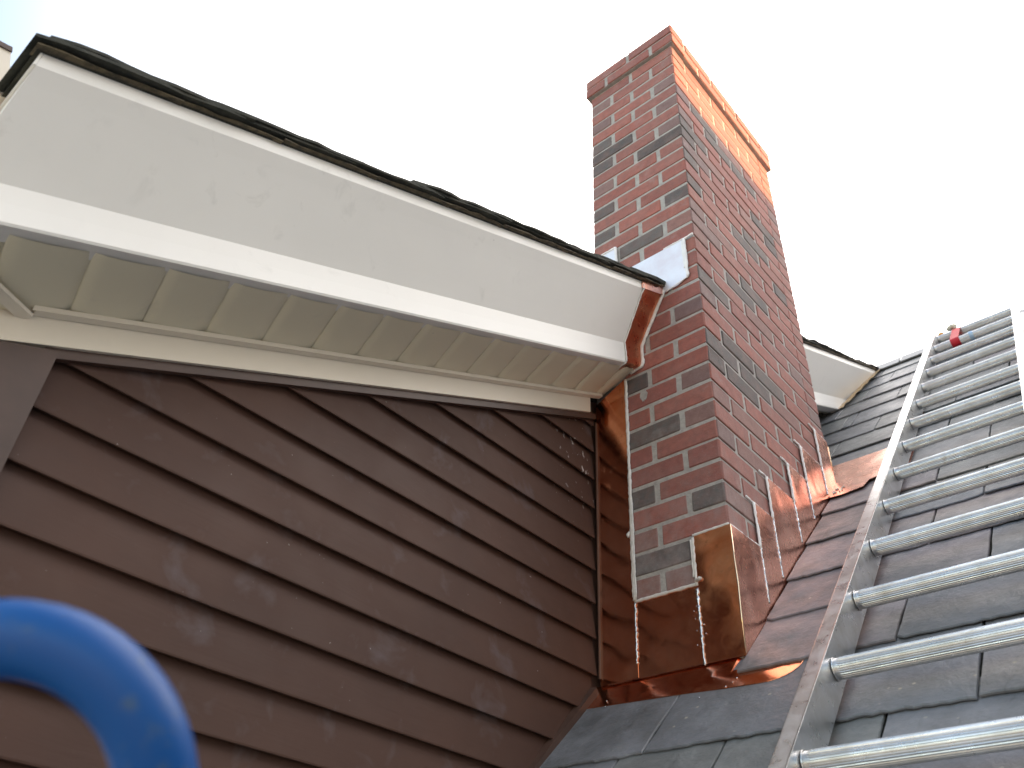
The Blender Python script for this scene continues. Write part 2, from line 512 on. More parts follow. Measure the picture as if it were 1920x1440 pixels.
mo.prism([(-AW + 0.01, 0.01, 0.121), (-0.01, 0.01, 0.121), (-0.01, BW - 0.01, 0.121), (-AW + 0.01, BW - 0.01, 0.121)], (0, 0, 0.02))
mo.build("mortar", mt_mortar, chim)
# smears of mortar on a few front bricks
sm = MB()
for (x, z, w, h) in ((-0.222, -1.668, 0.013, 0.022),):
    pts = []
    for i in range(28):
        a = 2 * math.pi * i / 28
        pts.append((x + w * math.cos(a) * R.uniform(.85, 1.1), -0.0022, z + h * math.sin(a) * R.uniform(.7, 1.1)))
    sm.prism(pts, (0, 0.002, 0))
sm.build("mortar_smear", mt_mortar, chim)

# ------------------------------------------------------------------ flashings
def wob_path(p0, p1, n, amp, off):
    p0, p1 = Vector(p0), Vector(p1)
    out = []
    for i in range(n + 1):
        t = i / n
        p = p0.lerp(p1, t)
        out.append(p + Vector((R.uniform(-amp, amp), R.uniform(-amp, amp) * 0.3, R.uniform(-amp, amp) * 0.4)) + Vector(off))
    return out
def caulk(mb, p0, p1, r=0.0044, out=(0, -0.002, 0), flat=(0, 1, 0)):
    L = (Vector(p1) - Vector(p0)).length
    n = max(4, int(L / 0.009))
    mb.tube(wob_path(p0, p1, n, 0.0011, out), [(r * R.uniform(.75, 1.25), r * 0.75 * R.uniform(.8, 1.2)) for _ in range(n + 1)], 8, flat=flat)
def solder(mb, p0, p1, r=0.0026, out=(0, -0.001, 0), flat=(0, 1, 0)):
    L = (Vector(p1) - Vector(p0)).length
    n = max(6, int(L / 0.0042))
    mb.tube(wob_path(p0, p1, n, 0.0009, out), [(r * R.uniform(.45, 1.55), r * 0.7 * R.uniform(.5, 1.4)) for _ in range(n + 1)], 6, flat=flat)

def sheet_y(mb, pts, y, t=0.0012):     # sheet in a plane facing -y : pts (x, z)
    mb.prism([(x, y, z) for x, z in pts], (0, t, 0))
def sheet_x(mb, pts, x, t=0.0012):     # sheet in a plane facing +x : pts (y, z)
    mb.prism([(x, y, z) for y, z in pts], (-t, 0, 0))
def zr(y): return RZ0 + SL * y

j = lambda k: -k * H
# tall strip between wall and brick face
t = thing("corner_flashing", "tall strip of shiny copper flashing in the corner between brown clapboards and chimney brick", "flashing", (-0.34, -0.004, -2.4))
m = MB(); sheet_y(m, [(-0.394, -2.496), (-0.281, -2.496), (-0.281, -1.60), (-0.284, -1.578), (-0.394, -1.632)], -0.0045)
m.build("copper_sheet", mt_copper, t)
m = MB(); m.prism([(-0.3935, -0.0125, -2.482), (-0.3935, -0.0045, -2.478), (-0.3935, -0.0045, -1.70), (-0.3935, -0.0125, -1.70)], (0.0022, 0, 0))
m.build("folded_hem", mt_brown, t)
m = MB(); caulk(m, (-0.281, 0, -2.30), (-0.281, 0, -1.585), 0.0052, (0, -0.0055, 0)); caulk(m, (-0.2765, 0, -2.296), (-0.2765, 0, -2.02), 0.003, (0, -0.007, 0)); caulk(m, (-0.285, 0, -2.29), (-0.284, 0, -1.93), 0.0028, (0, -0.006, 0))
m.tube([(-0.289, -0.006, -2.103), (-0.292, -0.009, -2.112), (-0.290, -0.010, -2.119)], [0.003, 0.005, 0.003], 8)
m.build("sealant_bead", mt_caulk, t, True)
m = MB(); solder(m, (-0.281, 0, -2.306), (-0.283, 0, -2.462), 0.0034, (0, -0.0052, 0))
m.build("solder_seam", mt_solder, t, True)

# front apron: face sheet, corner piece, flange over slates
t = thing("apron_flashing", "copper apron flashing across the chimney foot, its rounded tongue on the slates", "flashing", (-0.14, -0.01, RZ0))
m = MB(); sheet_y(m, [(-0.392, -2.5000), (0.001, -2.5000), (0.001, j(35) + 0.002), (-0.392, j(35) - 0.002)], -0.0032)
m.prism([(-0.392, -0.0052, -2.5000), (0.004, -0.0052, -2.5000), (0.004, -0.0046, -2.4965), (-0.392, -0.0046, -2.4965)], (0, 0.0025, 0))
m.build("face_sheet", mt_copper, t)
m = MB()
m.prism([(-0.100, -0.0062, -2.5000), (0.0080, -0.0062, -2.5000), (0.0080, -0.0062, j(33)), (-0.092, -0.0062, j(33)), (-0.098, -0.0062, j(33) - 0.008)], (0, 0.0014, 0))
m.build("corner_sheet", mt_copper, t)
def fl_n(y): return -0.0360 * (y + 0.243) + 0.0010
e0_ = [(-0.428, -0.069), (-0.291, -0.077), (-0.138, -0.087), (-0.016, -0.098), (0.072, -0.104), (0.100, -0.104), (0.118, -0.1005), (0.132, -0.095), (0.143, -0.088), (0.151, -0.079), (0.156, -0.068), (0.158, -0.056)]
e = []
for (xa, ya), (xb, yb) in zip(e0_, e0_[1:]):
    for q in range(4): e.append((xa + (xb - xa) * q / 4, ya + (yb - ya) * q / 4))
e.append(e0_[-1])
m = MB()
top_e = [(x, 0.004) for x, y in e]
vs = [roof(x, y, fl_n(y)) for x, y in e] + [roof(x, (y + 0.004) / 2, fl_n((y + 0.004) / 2)) for x, y in e] + [roof(x, 0.003, -0.0055 if x < 0.0 else -0.014) for x, y in top_e]
ne = len(e)
m.add(vs, [(i, i+1, ne+i+1, ne+i) for i in range(ne-1)] + [(ne+i, ne+i+1, 2*ne+i+1, 2*ne+i) for i in range(ne-1)])
m.build("roof_flange", mt_copper, t)
m = MB(); m.tube([roof(x, y, fl_n(y)) for x, y in e], 0.0012, 6)
m.build("hemmed_edge", mt_copper, t, True)
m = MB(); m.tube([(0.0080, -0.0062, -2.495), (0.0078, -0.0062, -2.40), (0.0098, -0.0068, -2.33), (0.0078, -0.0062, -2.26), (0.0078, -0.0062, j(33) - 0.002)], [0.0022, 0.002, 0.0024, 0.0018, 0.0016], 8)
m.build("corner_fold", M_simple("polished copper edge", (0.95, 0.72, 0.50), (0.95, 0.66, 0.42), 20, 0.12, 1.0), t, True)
m = MB(); solder(m, (-0.100, 0, -2.315), (-0.097, 0, -2.503), 0.0042, (0, -0.0075, 0))
m.build("solder_seam", mt_solder, t, True)
for _ in range(10):
    x, z = R.gauss(-0.098, 0.008), R.uniform(-2.49, -2.33)
    m = MB(); m.tube([(x, -0.0075, z), (x, -0.0085, z - 0.003)], [0.0014, 0.001], 6); m.build("solder_drip", mt_solder, t, True)
for (x, y) in ((0.006, -0.086), (-0.006, -0.096), (0.011, -0.075), (-0.33, -0.08), (-0.34, -0.06), (-0.06, -0.115)):
    p = roof(x, y, fl_n(y) + 0.001); m = MB(); m.tube([p, p + Vector((0.003, 0, 0.001))], [0.0018, 0.0012], 6); m.build("solder_drip", mt_solder, t, True)
m = MB()
caulk(m, (-0.281, 0, j(35) + 0.001), (-0.10, 0, j(35) + 0.002), 0.0045, (0, -0.0045, 0))
caulk(m, (-0.101, 0, j(35) - 0.004), (-0.100, 0, j(33) - 0.006), 0.0040, (0, -0.006, 0))
caulk(m, (-0.105, 0, j(35) + 0.02), (-0.105, 0, j(33) - 0.01), 0.0026, (0, -0.007, 0))
caulk(m, (-0.100, 0, j(33) + 0.001), (0.002, 0, j(33) + 0.003), 0.0043, (0, -0.0045, 0))
m.tube([(-0.100, -0.007, -2.296), (-0.088, -0.010, -2.292), (-0.085, -0.011, -2.294)], [0.004, 0.005, 0.0045], 8)
m.build("sealant_bead", mt_caulk, t, True)

# step flashings up the side (y, z)
steps = [(0.0, 0.147, 33, "lowest copper step flashing, wrapping the chimney corner"),
         (0.147, 0.252, 31, "second copper step flashing up from the chimney corner"),
         (0.252, 0.420, 29, "third and middle copper step flashing on the long side of the chimney"),
         (0.420, 0.549, 27, "fourth copper step flashing up from the chimney corner"),
         (0.549, 0.705, 25, "fifth copper step flashing, next below the topmost one"),
         (0.705, BW + 0.004, 22.7, "topmost copper step flashing at the far upper end of the chimney side")]
for i, (ya, yb, k, lab) in enumerate(steps):
    t = thing("step_flashing", lab, "flashing", (0.004, ya, zr(ya)), "copper step flashings up the chimney side")
    xx = 0.0056 + 0.0004 * (5 - i)
    yb2 = yb + (0.012 if i < 5 else 0)
    m = MB(); sheet_x(m, [(ya - (0.0062 if i == 0 else 0), zr(ya) - 0.02), (yb2, zr(yb2) - 0.02), (yb2, j(k)), (ya - (0.0045 if i == 0 else 0), j(k))], xx, 0.0012)
    m.build("copper_sheet", mt_copper2, t)
    m = MB()
    prev_top = j(steps[i-1][2]) if i else None
    if i:
        caulk(m, (0, ya + 0.001, prev_top - 0.004), (0, ya, j(k) - 0.002), 0.0046, (0.0068, 0, 0), (1, 0, 0))
        caulk(m, (0, ya - 0.035, j(k) + 0.003), (0, ya + 0.02, j(k) + 0.001), 0.0036, (0.004, 0, 0), (1, 0, 0))
    caulk(m, (0, ya, j(k) + 0.001), (0, min(yb, BW - 0.005), j(k) + 0.0015), 0.0040 if i == 0 else 0.0024, (0.0040, 0, 0), (1, 0, 0))
    m.build("sealant_bead", mt_caulk_w, t, True)
    if i:
        m = MB(); solder(m, (0, ya + 0.001, prev_top - 0.004), (0, ya + 0.005, zr(ya) + 0.020), 0.0034, (0.0078, 0, 0), (1, 0, 0))
        m.build("solder_seam", mt_solder, t, True)
    if i == 5:
        m = MB(); m.tube([(xx, BW + 0.004, zr(BW) + 0.06), (xx, BW + 0.004, j(k) - 0.02)], 0.0018, 6)
        m.build("folded_edge", bpy.data.materials["polished copper edge"], t, True)

# saddle sheet above the chimney, lying on the slates
t = thing("saddle_flashing", "torn edged sheet of tan copper lying on the slates just above the chimney", "flashing", roof(0.1, 0.8))
m = MB()
pl = [(-0.02, 0.705), (0.06, 0.700), (0.124, 0.712), (0.134, 0.752), (0.20, 0.768), (0.26, 0.765), (0.26, 0.98), (-0.42, 0.98), (-0.42, 0.83), (-0.02, 0.83)]
m.prism([roof(x, y, 0.006) for x, y in pl], Vector((0, SL / RN, -1 / RN)) * 0.0015)
m.build("copper_sheet", mt_copper2, t)
m = MB()
for _ in range(16):
    x, y = R.uniform(0.015, 0.05), R.uniform(0.72, 0.76)
    p = roof(x, y, 0.008); m.tube([p, p + Vector((0.004, 0.001, 0.001))], [0.003, 0.002], 6)
m.build("sealant_blob", mt_caulk, t, True)

# ------------------------------------------------------------------ dormer
dm = thing("dormer", "shed dormer with brown clapboards and white rake trim left of the chimney", "dormer", (-1.6, -0.8, -3.2))
WX = -AW
YF, YB = -1.53, -0.0145
# clapboards
m = MB()
e0 = 0.095
for k in range(-2, 27):
    zb = -1.808 - e0 * k; zt = zb + e0 + 0.012
    yb_l, yt_l = (zb + 1.625) / RK, (zt + 1.625) / RK
    yl_b, yl_t = max(yb_l, YF + 0.01), max(yt_l, YF + 0.01)
    yr_b = min((zb - RZ0) / SL - 0.002 + 0.03, YB); yr_t = min((zt - RZ0) / SL + 0.03, YB)
    if yl_b >= yr_b - 0.01: continue
    yl_t = min(yl_t, yr_t - 0.002)
    n = 14
    th = 0.0185
    def row(ya, yb, z, x, wob):
        return [(x + (0.0011 * noise.noise(Vector((k * 3.1, (ya + (yb - ya) * i / n) * 4, 0))) if wob else 0), ya + (yb - ya) * i / n, z + (0.0014 * noise.noise(Vector((k * 7.7, (ya + (yb - ya) * i / n) * 3, 5))) if wob else 0)) for i in range(n + 1)]
    o_b = row(yl_b, yr_b, zb, WX, True); o_t = row(yl_t, yr_t, zt, WX - 0.0155, False)
    o_m = row(yl_b, yr_b, zb + 0.003, WX + 0.0004, True)
    c1 = row(yl_b, yr_b, zb, WX - 0.0042, False); c2 = row(yl_b, yr_b, zb + 0.020, WX - 0.0062, False)
    i_b = row(yl_b, yr_b, zb + 0.020, WX - th, False); i_t = row(yl_t, yr_t, zt, WX - 0.0155 - 0.004, False)
    prof = [i_b, c2, c1, o_b, o_m, o_t, i_t]
    vs = [v for r_ in prof for v in r_]; w = n + 1
    fs = [(a*w+i, a*w+i+1, (a+1)*w+i+1, (a+1)*w+i) for a in range(6) for i in range(n)]
    fs += [tuple(a*w for a in range(7)), tuple(a*w+n for a in range(7))[::-1]]
    m.add(vs, fs)
m.build("clapboards", mt_siding, dm)
m = MB()
m.prism([(WX - 0.017, YF + 0.02, -4.2), (WX - 0.017, YF + 0.02, -2.33), (WX - 0.017, 2.2, -0.55), (WX - 0.017, 2.2, -0.75)], (-0.1, 0, 0))
m.prism([(WX - 0.02, YF + 0.005, -4.3), (-3.2, YF + 0.005, -4.3), (-3.2, YF + 0.005, -2.3), (WX - 0.02, YF + 0.005, -2.3)], (0, 0.1, 0))
m.build("wall_sheathing", mt_brown, dm)
m = MB()
m.prism([(WX + 0.020, YF - 0.012, zr(YF) - 0.1), (WX + 0.020, -1.4515, zr(YF) - 0.03), (WX + 0.020, -1.4515, -2.378), (WX + 0.020, YF - 0.012, -2.415)], (-0.02, 0, 0))
m.prism([(WX + 0.0, YF - 0.012, zr(YF) - 0.1), (WX - 0.08, YF - 0.012, zr(YF) - 0.1), (WX - 0.08, YF - 0.012, -2.40), (WX, YF - 0.012, -2.40)], (0, 0.02, 0))
m.build("corner_board", mt_brown, dm)
m = MB()
m.prism([roof(WX - 0.01, -1.48, -0.01), roof(WX + 0.009, -1.48, -0.01), roof(WX + 0.009, -1.48, 0.010), roof(WX - 0.01, -1.48, 0.014)], roof(0, -0.022) - roof(0, -1.48))
m.build("skirt_trim", mt_brown, dm)

def rake(mb, prof, ya, yb, col=None):  # prof (x, z at y = 0), extruded along the rake
    f = lambda y: [(x, y, z + RK * y) for x, z in prof]
    ya_ = ya if hasattr(ya, '__len__') else [ya] * len(prof)
    yb_ = yb if hasattr(yb, '__len__') else [yb] * len(prof)
    a = [(x, y, z + RK * y) for (x, z), y in zip(prof, ya_)]
    b = [(x, y, z + RK * y) for (x, z), y in zip(prof, yb_)]
    mb.loft(a, b, True, col)
PROF = [(-0.133, -1.283), (-0.1328, -1.296), (-0.1335, -1.3115), (-0.149, -1.339), (-0.166, -1.371), (-0.184, -1.406), (-0.203, -1.443),
        (-0.2215, -1.4805), (-0.2225, -1.515), (-0.2222, -1.550), (-0.2245, -1.5545), (-0.2600, -1.5600), (-0.2600, -1.5500), (-0.30, -1.5450), (-0.30, -1.283)]
YFR = -1.698
m = MB(); rake(m, PROF, YFR, [-0.105 + 0.022 * min(1, max(0, (-z - 1.283) / 0.27)) for x, z in PROF])
m.build("rake_trim", mt_white, dm)
m = MB(); rake(m, PROF, BW + 0.003, 2.30)
m.build("rake_trim", mt_white, dm)
# front eave fascia
m = MB()
m.box((-3.0, YFR + 0.004, -2.395), (-0.3005, YFR + 0.03, -2.108))
m.box((-3.0, YFR - 0.004, -2.1355), (-0.1328, YFR - 0.0004, -2.1065))
m.build("eave_fascia", mt_white, dm)
# soffit panels
m = MB()
sp_ = 0.1098; skew = 0.030
yj = [-1.497 + sp_ * i for i in range(-1, 14)]
def sof(u, y): # u 0 = lip side, 1 = wall side
    return (-0.258 + u * (-0.377 + 0.258), y + skew * u, -1.563 - 0.036 * u)
for i, y in enumerate(yj):
    ya, yb = y + 0.005, y + sp_ - 0.005
    if ya > -0.03: break
    ya = max(ya, -1.66); yb = min(yb, -0.008)
    cols = [(ya - 0.003, 0.0036), (ya, 0.0), (ya + 0.02, -0.0022), ((ya + yb) / 2, -0.0036), (yb - 0.02, -0.0022), (yb, 0.0), (yb + 0.0035, 0.0036), (yb + 0.0065, 0.0036)]
    if i % 2: cols[-1] = (yb + 0.0065, 0.0018); cols[-2] = (yb + 0.0035, 0.0020)
    vs = []
    for (yy, dz) in cols:
        for u in (-0.15, 0.5, 1.05):
            x, y2, z0 = sof(u, yy); vs.append((x, y2, z0 + RK * y2 + dz))
    fs = [(a*3+b, a*3+b+1, (a+1)*3+b+1, (a+1)*3+b) for a in range(len(cols)-1) for b in range(2)]
    m.add(vs, fs)
rake(m, [(-0.25, -1.545), (-0.40, -1.582), (-0.40, -1.575), (-0.25, -1.54)], -1.66, -0.006)
m.build("soffit", mt_soffit, dm, True)
m = MB(); rake(m, [(-0.366, -1.5985), (-0.3775, -1.6035), (-0.3775, -1.612), (-0.3655, -1.609)], YF + 0.02, -0.012)
rake(m, [(-0.3655, -1.609), (-0.3665, -1.6005), (-0.3665, -1.5985), (-0.3645, -1.5985), (-0.3635, -1.609)], YF + 0.015, -0.012)
m.build("soffit_channel", mt_cream, dm)
m = MB(); rake(m, [(-0.398, -1.606), (-0.379, -1.609), (-0.3785, -1.6645), (-0.398, -1.6645)], YF - 0.004, -0.055)
m.build("frieze_board", mt_cream, dm)
m = MB()
m.prism([(-0.379, YF - 0.004, -2.352), (-0.379, YF - 0.004, -2.41), (-0.379, YF - 0.022, -2.415), (-0.379, YF - 0.022, -2.36)], (-2.6, 0, 0))
m.prism([(-0.37, YF + 0.02, -2.345), (-0.262, YFR + 0.03, -2.372), (-0.275, YFR + 0.02, -2.378), (-0.385, YF + 0.01, -2.352)], (0, 0, -0.006))
m.build("eave_frieze", mt_cream, dm)
m = MB()
m.prism([(-0.26, YFR + 0.02, -2.375), (-3.0, YFR + 0.02, -2.375), (-3.0, YF, -2.352), (-0.37, YF, -2.352)], (0, 0, 0.004))
m.build("eave_soffit", mt_soffit, dm)
m = MB(); rake(m, [(-0.400, -1.6645), (-0.3865, -1.6645), (-0.3868, -1.684), (-0.400, -1.684)], YF + 0.06, -0.018)
m.build("frieze_backing", mt_brown, dm)
# roof deck, ragged starter strip and slates over the rake
m = MB()
rake(m, [(-0.128, -1.2825), (-3.0, -1.2825), (-3.0, -1.2725), (-0.124, -1.2725)], YFR - 0.01, 2.29)
m.build("roof_deck", mt_dark, dm)
m = MB()
y = YFR - 0.014
while y < 2.25:
    L = R.uniform(0.16, 0.26); yb = min(y + L, 2.27)
    n = 6; x0 = -0.119 + R.uniform(-0.002, 0.003)
    if not (y > -0.02 and yb < BW + 0.02):
        top = [(x0 + R.uniform(-.0045, .0015), y + (yb - y) * i / n) for i in range(n + 1)]
        pts = [(x, yy, -1.2822 + RK * yy - 0.004 * math.exp(-((yb - yy) / 0.015) ** 2)) for x, yy in top] + [(-0.145, yb, -1.2822 + RK * yb), (-0.145, y, -1.2822 + RK * y)]
        m.prism(pts, (0, 0, 0.0030))
    if y < 0 and yb >= -0.02:
        m.build("starter_strip", mt_tan, dm); m = MB()
    y = yb
m.build("starter_strip", mt_tan, dm)
m = MB()
y = YFR - 0.022; k = 0
while y < 2.22:
    L = R.uniform(0.19, 0.235)
    for layer in range(2):
        yy0 = y + layer * R.uniform(0.0, 0.02); yy1 = yy0 + L + 0.10
        if layer == 1 and R.random() < 0.25: continue
        lift0 = R.uniform(0.005, 0.010) + layer * R.uniform(0.005, 0.008); lift1 = 0.001 + layer * 0.0040
        x = -0.114 + R.uniform(-0.005, 0.006) + (0.003 if layer else 0); xe = x
        n = 9; a = []
        for i in range(n + 1):
            tt = i / n; yv = yy0 + (yy1 - yy0) * tt
            if yv > 2.28: yv = 2.28
            a.append((xe + R.uniform(-0.0034, 0.0022) - (0.006 if i in (0,) else 0), yv, -1.2795 + lift0 + (lift1 - lift0) * tt + RK * yv))
        pts = a + [(x - R.uniform(.5, .7), a[-1][1], a[-1][2]), (x - R.uniform(.5, .7), a[0][1], a[0][2])]
        m.prism(pts, (0, 0, R.uniform(0.005, 0.0075)))
        # rest of the course, further in
    m.prism([(-0.6, y, -1.272 + RK * y), (-3.0, y, -1.272 + RK * y), (-3.0, y + L + 0.03, -1.276 + RK * (y + L)), (-0.6, y + L + 0.03, -1.276 + RK * (y + L))], (0, 0, 0.006))
    y += L; k += 1
m.build("roof_slates", mt_dark, dm)
# gutter end
m = MB()
gp = [(-1.699, -2.108), (-1.765, -2.135), (-1.785, -2.10), (-1.815, -2.085), (-1.833, -2.045), (-1.7315, -2.017)]
m.prism([(-0.25, y, z) for y, z in gp], (-2.6, 0, 0))
gt = m.build("gutter", mt_cream, dm)
m = MB(); m.prism([(-0.247, -1.7295, -2.020), (-0.247, -1.838, -2.049), (-0.247, -1.841, -2.040), (-0.247, -1.7325, -2.011)], (-2.6, 0, 0))
m.build("gutter_rim", mt_brown, gt)

# copper filler between rake trim and chimney
t = thing("rake_end_flashing", "curved copper closure piece between the end of the white rake trim and the chimney brick", "flashing", (-0.2, -0.05, -1.45))
def offset_prof(pr, d):
    out = []
    for i, (x, z) in enumerate(pr):
        a = pr[max(i-1, 0)]; b = pr[min(i+1, len(pr)-1)]
        tx, tz = b[0]-a[0], b[1]-a[1]; l = math.hypot(tx, tz) or 1
        out.append((x - tz / l * d, z + tx / l * d))
    return out
vis = PROF[1:14]
op = offset_prof(vis, 0.0022)
ya_p = [-0.112 + 0.026 * min(1, (-z - 1.283) / 0.27) for x, z in vis]
m = MB()
prof = op + [(-0.375, -1.598)]
A_ = [(x, y, z + RK * y) for (x, z), y in zip(prof, ya_p + [-0.055])]; B_ = [(x, -0.001, z) for x, z in prof]
ncl = len(prof)
m.add(A_ + B_, [(i, i+1, ncl+i+1, ncl+i) for i in range(ncl-1)])
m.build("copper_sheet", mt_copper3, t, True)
m = MB()
tp = [(-0.1255, -1.286), (-0.1300, -1.305)]
m.loft([(-0.129, -0.118, -1.2785 + RK * -0.118), (-0.1295, -0.118, -1.312 + RK * -0.118), (-0.16, -0.118, -1.2785 + RK * -0.118)],
       [(-0.1235, -0.0015, -1.2785), (-0.1255, -0.0015, -1.316), (-0.16, -0.0015, -1.2785)])
m.build("top_cap", mt_copper2, t)
m = MB()
pa = [(x, -0.005, z) for x, z in offset_prof(vis, 0.006)] + [(-0.285, -0.006, -1.572)]
def dens(path, n=3):
    out = []
    for a, b in zip(path, path[1:]):
        for i in range(n): out.append(Vector(a).lerp(Vector(b), i / n))
    out.append(Vector(path[-1])); return out
pp = dens(pa); m.tube([p + Vector((R.uniform(-.001,.001), 0, R.uniform(-.001,.001))) for p in pp], [(0.0062 * R.uniform(.8, 1.25), 0.005) for _ in pp], 8, flat=(0, 1, 0))
pb = [(x, y - 0.001, z + RK * y) for (x, z), y in zip(offset_prof(vis, 0.0032), ya_p)]
pp = dens(pb); m.tube([p + Vector((R.uniform(-.0007,.0007), R.uniform(-.001,.001), R.uniform(-.0007,.0007))) for p in pp], [0.0022 * R.uniform(.7, 1.3) for _ in pp], 6)
m.build("sealant_bead", mt_caulk, t, True)

# counter flashings on the brick front, copper painted pale for its sky reflection
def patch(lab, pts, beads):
    t = thing("counter_flashing", lab, "flashing", (pts[0][0], -0.006, pts[0][1]), "counter flashings with painted sky reflection above the dormer rake")
    m = MB(); sheet_y(m, pts, -0.0055, 0.003); m.build("metal_sheet", mt_sky_sheen, t)
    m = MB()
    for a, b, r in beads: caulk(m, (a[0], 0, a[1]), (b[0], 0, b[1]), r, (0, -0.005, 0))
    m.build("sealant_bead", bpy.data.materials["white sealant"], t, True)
patch("large copper flashing patch painted with a pale sky reflection, with white sealant beside the chimney corner",
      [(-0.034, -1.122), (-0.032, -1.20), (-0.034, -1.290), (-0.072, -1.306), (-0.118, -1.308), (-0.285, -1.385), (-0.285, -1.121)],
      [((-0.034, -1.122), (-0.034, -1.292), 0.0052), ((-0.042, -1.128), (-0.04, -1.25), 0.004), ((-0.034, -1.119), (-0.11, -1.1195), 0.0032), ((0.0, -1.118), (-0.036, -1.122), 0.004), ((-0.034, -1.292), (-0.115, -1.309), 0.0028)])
patch("small copper flashing patch painted with a pale sky reflection, with white sealant at the left edge of the brick front",
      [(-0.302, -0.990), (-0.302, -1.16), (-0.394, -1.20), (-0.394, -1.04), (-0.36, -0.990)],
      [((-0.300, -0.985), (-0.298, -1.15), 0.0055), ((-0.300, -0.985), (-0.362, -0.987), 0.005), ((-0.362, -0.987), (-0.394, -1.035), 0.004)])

# foam / flashing scraps where the far rake meets the slates
t = thing("rake_foot_flashing", "crinkled tan strip of flashing where the far white rake dies into the slates", "flashing", roof(-0.2, 1.9))
m = MB()
ya, yb = 1.75, 2.26
n = 18; a = []; b = []
for i in range(n + 1):
    u = i / n; xx = -0.222 + (0.089) * u; y = ya + (yb - ya) * u
    a.append(roof(xx - 0.01, y, 0.004)); b.append(roof(xx + 0.034 + 0.008 * math.sin(u * 3.1) + R.uniform(-.004, .004), y - 0.015, 0.012 + R.uniform(-.003, .004)))
m.add(a + b, [(i, i+1, n+2+i, n+1+i) for i in range(n)])
m.build("metal_strip", mt_tan2 if 'mt_tan2' in globals() else M_simple("tan painted foil", (0.62, 0.47, 0.28), (0.45, 0.30, 0.16), 40, 0.5, 0.2, bs=0.6, bd=0.003, bscale=60), t)

# ------------------------------------------------------------------ main slate roof
hs = thing("slate_roof", "steep main roof of old grey and purple slates rising to its ridge behind the chimney and ladder", "roof", (1.0, -0.5, -3.6))
GRY = [(0.192, 0.196, 0.215), (0.165, 0.172, 0.190), (0.215, 0.212, 0.220), (0.182, 0.188, 0.188)]
PRP = [(0.245, 0.212, 0.225), (0.225, 0.198, 0.212), (0.255, 0.220, 0.228)]
butts = [-0.243, -0.06, 0.108, 0.268, 0.440, 0.608, 0.770, 0.925, 1.100, 1.262, 1.422, 1.600, 1.765, 1.945, 2.120]
low = []
y = -0.243
while y > -3.1:
    y -= 0.172; low.append(round(y, 3))
butts = low[::-1] + butts + [2.30]
KN = {-0.243: [-0.122, 0.196, 0.509], -0.06: [0.005, 0.35], 0.108: [0.008, 0.205, 0.514], 0.268: [0.008, 0.372], 0.440: [0.008, 0.20, 0.492],
      0.608: [0.008, 0.356], 0.770: [0.20, 0.495], 0.925: [0.19, 0.352], 1.100: [-0.095, 0.20, 0.50], 1.262: [0.045, 0.36], 1.422: [-0.134, -0.09, 0.24, 0.55],
      1.600: [-0.2, 0.08, 0.40], 1.765: [-0.11, 0.21, 0.52], 1.945: [-0.014, 0.30], -0.415: [0.06, 0.36]}
sl = MB()
def slate(xa, xb, s0, s1, n0, th, col, rag=0.0022, seed=0):
    s_t = s1 + 0.075
    nb = max(6, int((xb - xa) / 0.014))
    def side(x, sa, sb, sg):
        k = 6
        return [(x + sg * (-0.0008) + R.uniform(-0.0012, 0.0012), sa + (sb - sa) * i / k) for i in range(1, k)]
    bot = []
    cl, cr = (R.uniform(0.0, 0.012) if R.random() < 0.45 else 0.001), (R.uniform(0.0, 0.012) if R.random() < 0.45 else 0.001)
    for i in range(nb + 1):
        u = i / nb; x = xa + (xb - xa) * u
        s = s0 + noise.noise(Vector((x * 9 + seed, s0 * 3, seed))) * 0.0045 + R.uniform(-rag, rag)
        dl, dr = x - xa, xb - x
        if dl < cl * 1.4: s += cl - dl / 1.4
        if dr < cr * 1.4: s += cr - dr / 1.4
        bot.append((x, s))
    top = [(xb, s_t), (xa, s_t)]
    out = bot + side(xb, s0 + 0.01, s_t, 1) + top + side(xa, s_t, s0 + 0.01, -1)
    cx = sum(p[0] for p in out) / len(out)
    def N(s): return n0 - (s - s0) / (s_t - s0) * (n0 + 0.0085)
    T = []; B = []
    for (x, s) in out:
        w = 0.0015 * noise.noise(Vector((x * 6, s * 6, seed)))
        inx = x + (0.0012 if x < cx else -0.0012); ins = s + (0.0024 if s < s0 + 0.02 else 0)
        T.append(rp(inx, ins, N(s) + w)); B.append(rp(x, s, N(s) - th + w))
    Mid = [rp(x, s, N(s) - 0.0022 + 0.0015 * noise.noise(Vector((x * 6, s * 6, seed)))) for (x, s) in out]
    n = len(out)
    vs = T + Mid + B
    fs = [tuple(range(n)), tuple(range(2*n, 3*n))[::-1]]
    for a in (0, n):
        fs += [(a+i, a+(i+1) % n, a+n+(i+1) % n, a+n+i) for i in range(n)]
    sl.add(vs, fs, col)
